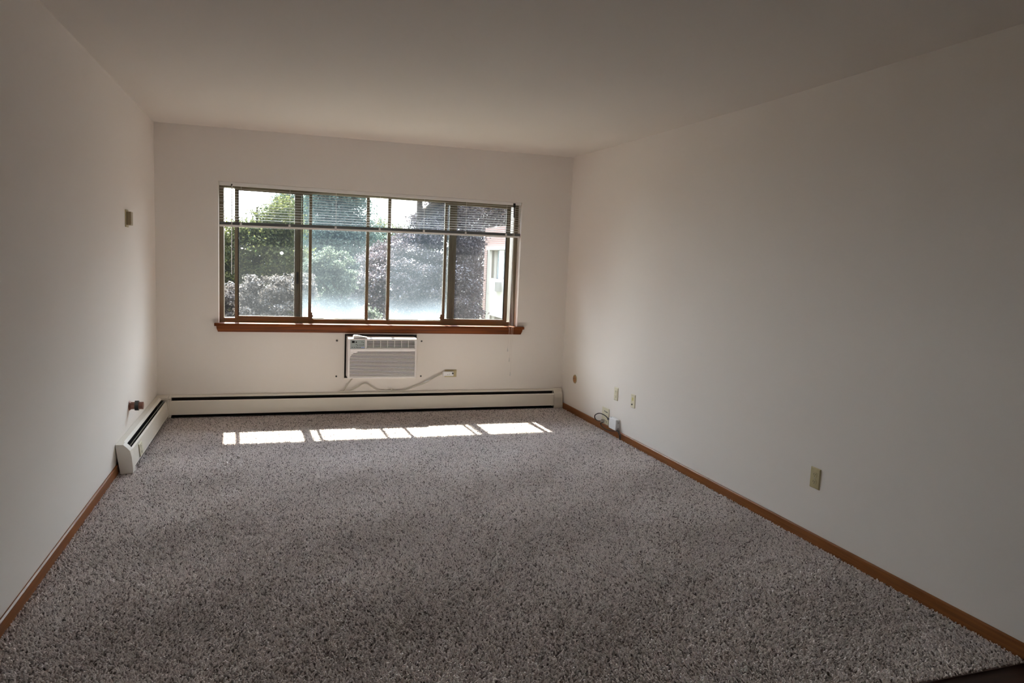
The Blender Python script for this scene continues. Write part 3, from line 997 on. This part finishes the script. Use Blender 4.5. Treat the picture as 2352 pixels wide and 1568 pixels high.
nb = empty('apartment_building', (9.2, 15.0, GZ), 'pink brick apartment building with white panel seen through right end of the window', 'building')
bw = MB()
XW = 9.0
bw.box(XW, 16, 4.0, 17.75, GZ, 2.79)
bw.box(XW, 16, 20.88, 21.26, GZ, 2.79)
bw.box(XW, 16, 17.75, 20.88, 2.06, 2.79)
bw.box(XW + 0.5, 16, 17.75, 20.88, GZ, 2.06)
bw.build('brick_wall', M['brick'], nb)
bc = MB()
bc.box(XW + 0.02, XW + 0.5, 20.25, 20.88, GZ, 1.97)
bc.box(XW + 0.10, XW + 0.5, 19.86, 20.25, GZ, 1.97)
bc.box(XW + 0.05, XW + 0.5, 17.75, 20.25, 1.88, 2.06)
bc.build('concrete_surround', M['concrete'], nb)
MB().box(XW - 0.12, XW + 0.5, 17.75, 20.60, 1.90, 2.045).build('lintel', M['whitepanel'], nb)
MB().box(XW + 0.15, XW + 0.22, 17.75, 19.90, 0.80, 1.88).build('pane', M['farglass'], nb)
wf = MB()
wf.box(XW + 0.12, XW + 0.22, 19.00, 19.07, 0.80, 1.88)
wf.build('window_mullion', M['winframe'], nb)
MB().box(XW + 0.12, XW + 0.22, 19.84, 19.9, 0.8, 1.88).build('window_frame', M['winframe'], nb)
MB().box(XW - 0.02, XW + 0.3, 17.75, 20.16, -0.66, 0.79).build('spandrel_panel', M['whitepanel'], nb)
fa_ = MB().box(XW - 0.28, XW - 0.02, 18.75, 19.45, 0.33, 0.70).build('window_unit', M['greyplastic'], nb)
MB().box(XW - 0.02, XW + 0.3, 17.75, 20.16, -3.4, -2.0).build('spandrel_panel', M['whitepanel'], nb)


def foliage(name, blobs, size, dens, material, parent, flat=0.3, sig=0.16):
    """leaf quads gathered in sprays over ellipsoid blobs"""
    Ps, Ns = [], []
    for (cx, cy, cz, rx, ry, rz) in blobs:
        area = (rx * ry + ry * rz + rx * rz) / 3 * 4 * math.pi
        K = max(16, int(area * 11))
        d = rng.normal(size=(K, 3))
        d /= np.linalg.norm(d, axis=1)[:, None]
        rad = rng.uniform(0.15, 1.08, K) ** 0.5
        ctr = np.array([cx, cy, cz]) + d * np.array([rx, ry, rz]) * rad[:, None]
        per = max(6, int(dens * area / K))
        idx = np.repeat(np.arange(K), per)
        off = rng.normal(0, sig, (len(idx), 3)) * np.array([1, 1, 0.6])
        Ps.append(ctr[idx] + off)
        nn = d[idx] * 0.6 + rng.normal(0, 0.7, (len(idx), 3)) + np.array([0, 0, flat])
        Ns.append(nn)
    P_ = np.concatenate(Ps)
    N_ = np.concatenate(Ns)
    N_ /= np.linalg.norm(N_, axis=1)[:, None]
    ref = rng.normal(size=N_.shape)
    U_ = np.cross(N_, ref)
    U_ /= np.linalg.norm(U_, axis=1)[:, None]
    W_ = np.cross(N_, U_)
    s = size * rng.uniform(0.6, 1.3, len(P_))[:, None]
    V_ = np.stack([P_ - U_ * s, P_ - W_ * s * 0.5 + N_ * s * 0.15, P_ + U_ * s, P_ + W_ * s * 0.5 + N_ * s * 0.15], axis=1)
    me_ = fast_mesh(name, V_.reshape(-1, 3), faces4=np.arange(len(P_) * 4).reshape(-1, 4), tint_per_vert=np.repeat(rng.random(len(P_)), 4))
    me_.materials.append(material)
    ob = bpy.data.objects.new(name, me_)
    COL.objects.link(ob)
    ob.parent = parent
    ob.location = -parent_world(parent)
    return ob


def tree(name, label, x, y, blobs, size, dens, material, trunk=0.16, flat=0.3, sig=0.16, cat='tree', group='trees beyond the window'):
    root = empty(name, (x, y, GZ), label, cat, group)
    top = max(b_[2] + b_[5] * 0.5 for b_ in blobs)
    tr = MB()
    tr.cyl((x, y, GZ), (x, y, (GZ + top) / 2), trunk, trunk * 0.7, seg=10)
    tr.cyl((x, y, (GZ + top) / 2), (x, y + 0.1, top), trunk * 0.7, trunk * 0.15, seg=8)
    for b_ in blobs:
        z0 = max(GZ + 1.5, b_[2] - 2.2 * b_[5])
        z0 = min(z0, top - 0.5)
        tr.cyl((x + 0.06, y, z0), (b_[0], b_[1], b_[2]), trunk * 0.4, trunk * 0.12, seg=6)
    tr.build('trunk', M['bark'], root)
    foliage('foliage', blobs, size, dens, material, root, flat, sig)
    return root


def pos(px, py, dist):
    d = RX * (px - 1176) / F_PX + DX * (py - 784) / F_PX + FX
    hl_ = math.hypot(d[0], d[1])
    return CAM + d / hl_ * dist


def blobs_from(lst):
    """(px, py, distance, radius across, radius in depth, radius in height)"""
    out = []
    for px, py, D, rx, ry, rz in lst:
        p = pos(px, py, D)
        out.append((p[0], p[1], p[2], rx, ry, rz))
    return out


LM = {}
LM['green'] = leafmat('yellow_green_leaves', (0.035, 0.058, 0.022), (0.21, 0.225, 0.085), 0.02, 0.4, 0.45)
LM['conifer'] = leafmat('haze_tinted_needles', (0.09, 0.14, 0.13), (0.22, 0.30, 0.27), 0.012, 0.4, 0.3)  # haze over the distant trees is put into this pale bluish colour
LM['silver'] = leafmat('grey_bronze_leaves', (0.045, 0.040, 0.038), (0.30, 0.27, 0.25), 0.06, 0.3, 0.25)
LM['maroon'] = leafmat('dark_maroon_leaves', (0.040, 0.031, 0.036), (0.26, 0.215, 0.235), 0.10, 0.25, 0.2)
LM['shrub'] = leafmat('pale_green_leaves', (0.045, 0.065, 0.045), (0.23, 0.27, 0.20), 0.05, 0.3, 0.35)

p0 = pos(590, 600, 27)
tree('green_tree', 'yellow-green leafy tree filling the left panes of the window', p0[0], p0[1], blobs_from([
    (530, 570, 27, 0.9, 1.0, 0.9), (575, 545, 27, 0.9, 1.0, 0.7), (620, 522, 27, 0.75, 1.0, 0.7), (655, 505, 27, 0.7, 1.0, 0.8), (600, 600, 26.6, 1.3, 1.0, 1.0),
    (650, 590, 26.6, 0.9, 1.0, 1.0), (510, 640, 26.6, 1.3, 1.0, 1.1), (630, 650, 26.6, 1.2, 1.0, 0.9), (470, 590, 27, 1.2, 1.1, 1.2), (440, 660, 27, 1.4, 1.1, 1.3), (560, 700, 26.6, 1.9, 1.2, 1.2),
    (660, 700, 26.6, 1.2, 1.0, 1.1)]), 0.055, 480, LM['green'], trunk=0.22, sig=0.15)
p0 = pos(665, 500, 41)
tree('dark_green_tree', 'darker green tree rising behind the yellow-green tree', p0[0], p0[1], blobs_from([
    (650, 485, 41, 0.8, 1.0, 0.8), (672, 462, 41, 0.9, 1.0, 1.0), (690, 500, 41, 1.0, 1.0, 1.4), (640, 530, 41, 1.4, 1.2, 1.2), (680, 570, 41, 1.6, 1.2, 2.0)]), 0.075, 240, LM['conifer'], trunk=0.25, sig=0.18)
p0 = pos(775, 560, 34)
tree('tall_blue_green_tree', 'tall blue-green conifers standing behind the middle window panes', p0[0], p0[1], blobs_from([
    (735, 500, 34, 0.8, 0.9, 1.6), (740, 600, 33.6, 1.0, 0.9, 1.8), (775, 480, 34, 0.9, 0.9, 1.7), (790, 580, 33.6, 1.3, 0.9, 2.0), (815, 500, 34, 0.75, 0.9, 1.5), (828, 570, 33.6, 1.1, 0.9, 1.8),
    (760, 660, 33.4, 1.6, 1.0, 1.8), (835, 660, 33.4, 1.4, 1.0, 1.8), (735, 440, 34.4, 0.8, 0.8, 1.1), (795, 440, 34.4, 0.8, 0.8, 0.9), (740, 370, 34.4, 0.8, 0.8, 1.3), (790, 360, 34.4, 0.8, 0.8, 1.3), (765, 300, 34.4, 0.7, 0.8, 1.3)]), 0.07, 300, LM['conifer'], trunk=0.25, flat=0.0, sig=0.2)  # topmost blobs are added above the view to block low sky
p0 = pos(905, 590, 40)
tree('distant_green_tree', 'distant green tree showing between the conifers and the maroon maple', p0[0], p0[1], blobs_from([
    (885, 560, 40, 1.2, 1.0, 1.2), (925, 555, 40, 0.9, 1.0, 0.8), (872, 620, 40, 1.3, 1.0, 1.2), (868, 535, 40, 0.6, 0.8, 0.7), (960, 560, 40, 1.2, 1.0, 1.2)]), 0.07, 300, LM['green'], sig=0.16)
p0 = pos(600, 700, 14)
tree('silver_leaved_tree', 'grey-leaved tree in the lower left of the window', p0[0], p0[1], blobs_from([
    (550, 680, 14, 0.50, 0.5, 0.30), (620, 665, 14, 0.52, 0.5, 0.30), (670, 672, 14, 0.38, 0.5, 0.32), (520, 710, 14, 0.45, 0.5, 0.36), (590, 720, 13.7, 0.55, 0.5, 0.36), (655, 725, 13.7, 0.5, 0.5, 0.36),
    (698, 655, 14.2, 0.20, 0.3, 0.30), (630, 775, 13.7, 0.8, 0.7, 0.45), (540, 780, 13.7, 0.8, 0.7, 0.45), (460, 730, 14, 0.6, 0.7, 0.45)]), 0.026, 3000, LM['silver'], trunk=0.10, sig=0.055)
p0 = pos(780, 690, 16.5)
tree('pale_shrub_tree', 'pale green small tree at bottom of the middle window panes', p0[0], p0[1], blobs_from([
    (745, 615, 16.5, 0.36, 0.4, 0.32), (775, 597, 16.5, 0.30, 0.4, 0.28), (722, 630, 16.5, 0.22, 0.4, 0.3), (735, 700, 16.2, 0.5, 0.5, 0.4), (785, 640, 16.7, 0.38, 0.5, 0.4),
    (770, 715, 16.2, 0.5, 0.5, 0.28), (820, 733, 16.2, 0.5, 0.5, 0.24), (750, 780, 16.2, 0.9, 0.7, 0.5), (850, 772, 16.2, 0.9, 0.7, 0.3)]), 0.032, 2000, LM['shrub'], trunk=0.11, sig=0.07)
p0 = pos(960, 640, 20.5)
tree('maroon_maple', 'big maroon-leaved maple filling the middle and right of the window', p0[0], p0[1], blobs_from([
    (838, 650, 20, 0.5, 0.7, 0.5), (862, 602, 20.5, 0.5, 0.7, 0.4), (850, 700, 20, 0.5, 0.7, 0.4), (905, 583, 20.5, 0.55, 0.7, 0.42), (900, 660, 19.8, 0.8, 0.8, 0.7), (945, 560, 21, 0.5, 0.8, 0.42),
    (965, 630, 20, 0.9, 0.8, 0.8), (980, 525, 21, 0.5, 0.8, 0.5), (1010, 485, 21.5, 0.5, 0.9, 0.5), (1015, 560, 21, 0.9, 0.9, 0.9), (940, 720, 19.8, 1.0, 0.8, 0.5), (1025, 660, 20, 0.95, 0.9, 0.9),
    (1050, 475, 21.5, 0.55, 0.9, 0.6), (1065, 545, 21.5, 0.5, 0.9, 0.7), (1065, 620, 21.3, 0.5, 0.9, 0.7), (1060, 700, 21.3, 0.55, 0.9, 0.6), (1010, 750, 20, 1.2, 1.0, 0.7),
    (1035, 430, 21.5, 0.8, 0.9, 0.4), (1040, 370, 21.5, 1.0, 1.0, 0.9), (1100, 385, 22.5, 1.1, 1.0, 0.8), (1160, 380, 23, 1.2, 1.0, 0.8), (1100, 310, 22.5, 1.3, 1.2, 1.0), (1220, 380, 23, 1.1, 1.0, 0.9)]), 0.037, 1500, LM['maroon'], trunk=0.2, sig=0.10)  # highest crown blobs, hidden above the window, added to cut low sky light
p0 = pos(1130, 520, 40)
tree('maroon_tree', 'dark tree rising behind the brick apartment building', p0[0], p0[1], blobs_from([
    (1110, 480, 40, 1.2, 1.0, 1.1), (1150, 490, 40, 1.2, 1.0, 1.0), (1190, 480, 40, 1.2, 1.0, 1.2), (1125, 450, 40, 1.0, 1.0, 0.8), (1095, 560, 40, 0.8, 1.0, 1.6), (1095, 660, 40, 0.8, 1.0, 1.6), (1260, 450, 40, 1.8, 1.3, 1.8), (1340, 420, 40, 2.0, 1.3, 2.0), (1430, 400, 40, 2.2, 1.3, 2.2)]), 0.08, 260, LM['maroon'], trunk=0.25, sig=0.2)  # last three blobs added out of view, keeping sky light off the left wall
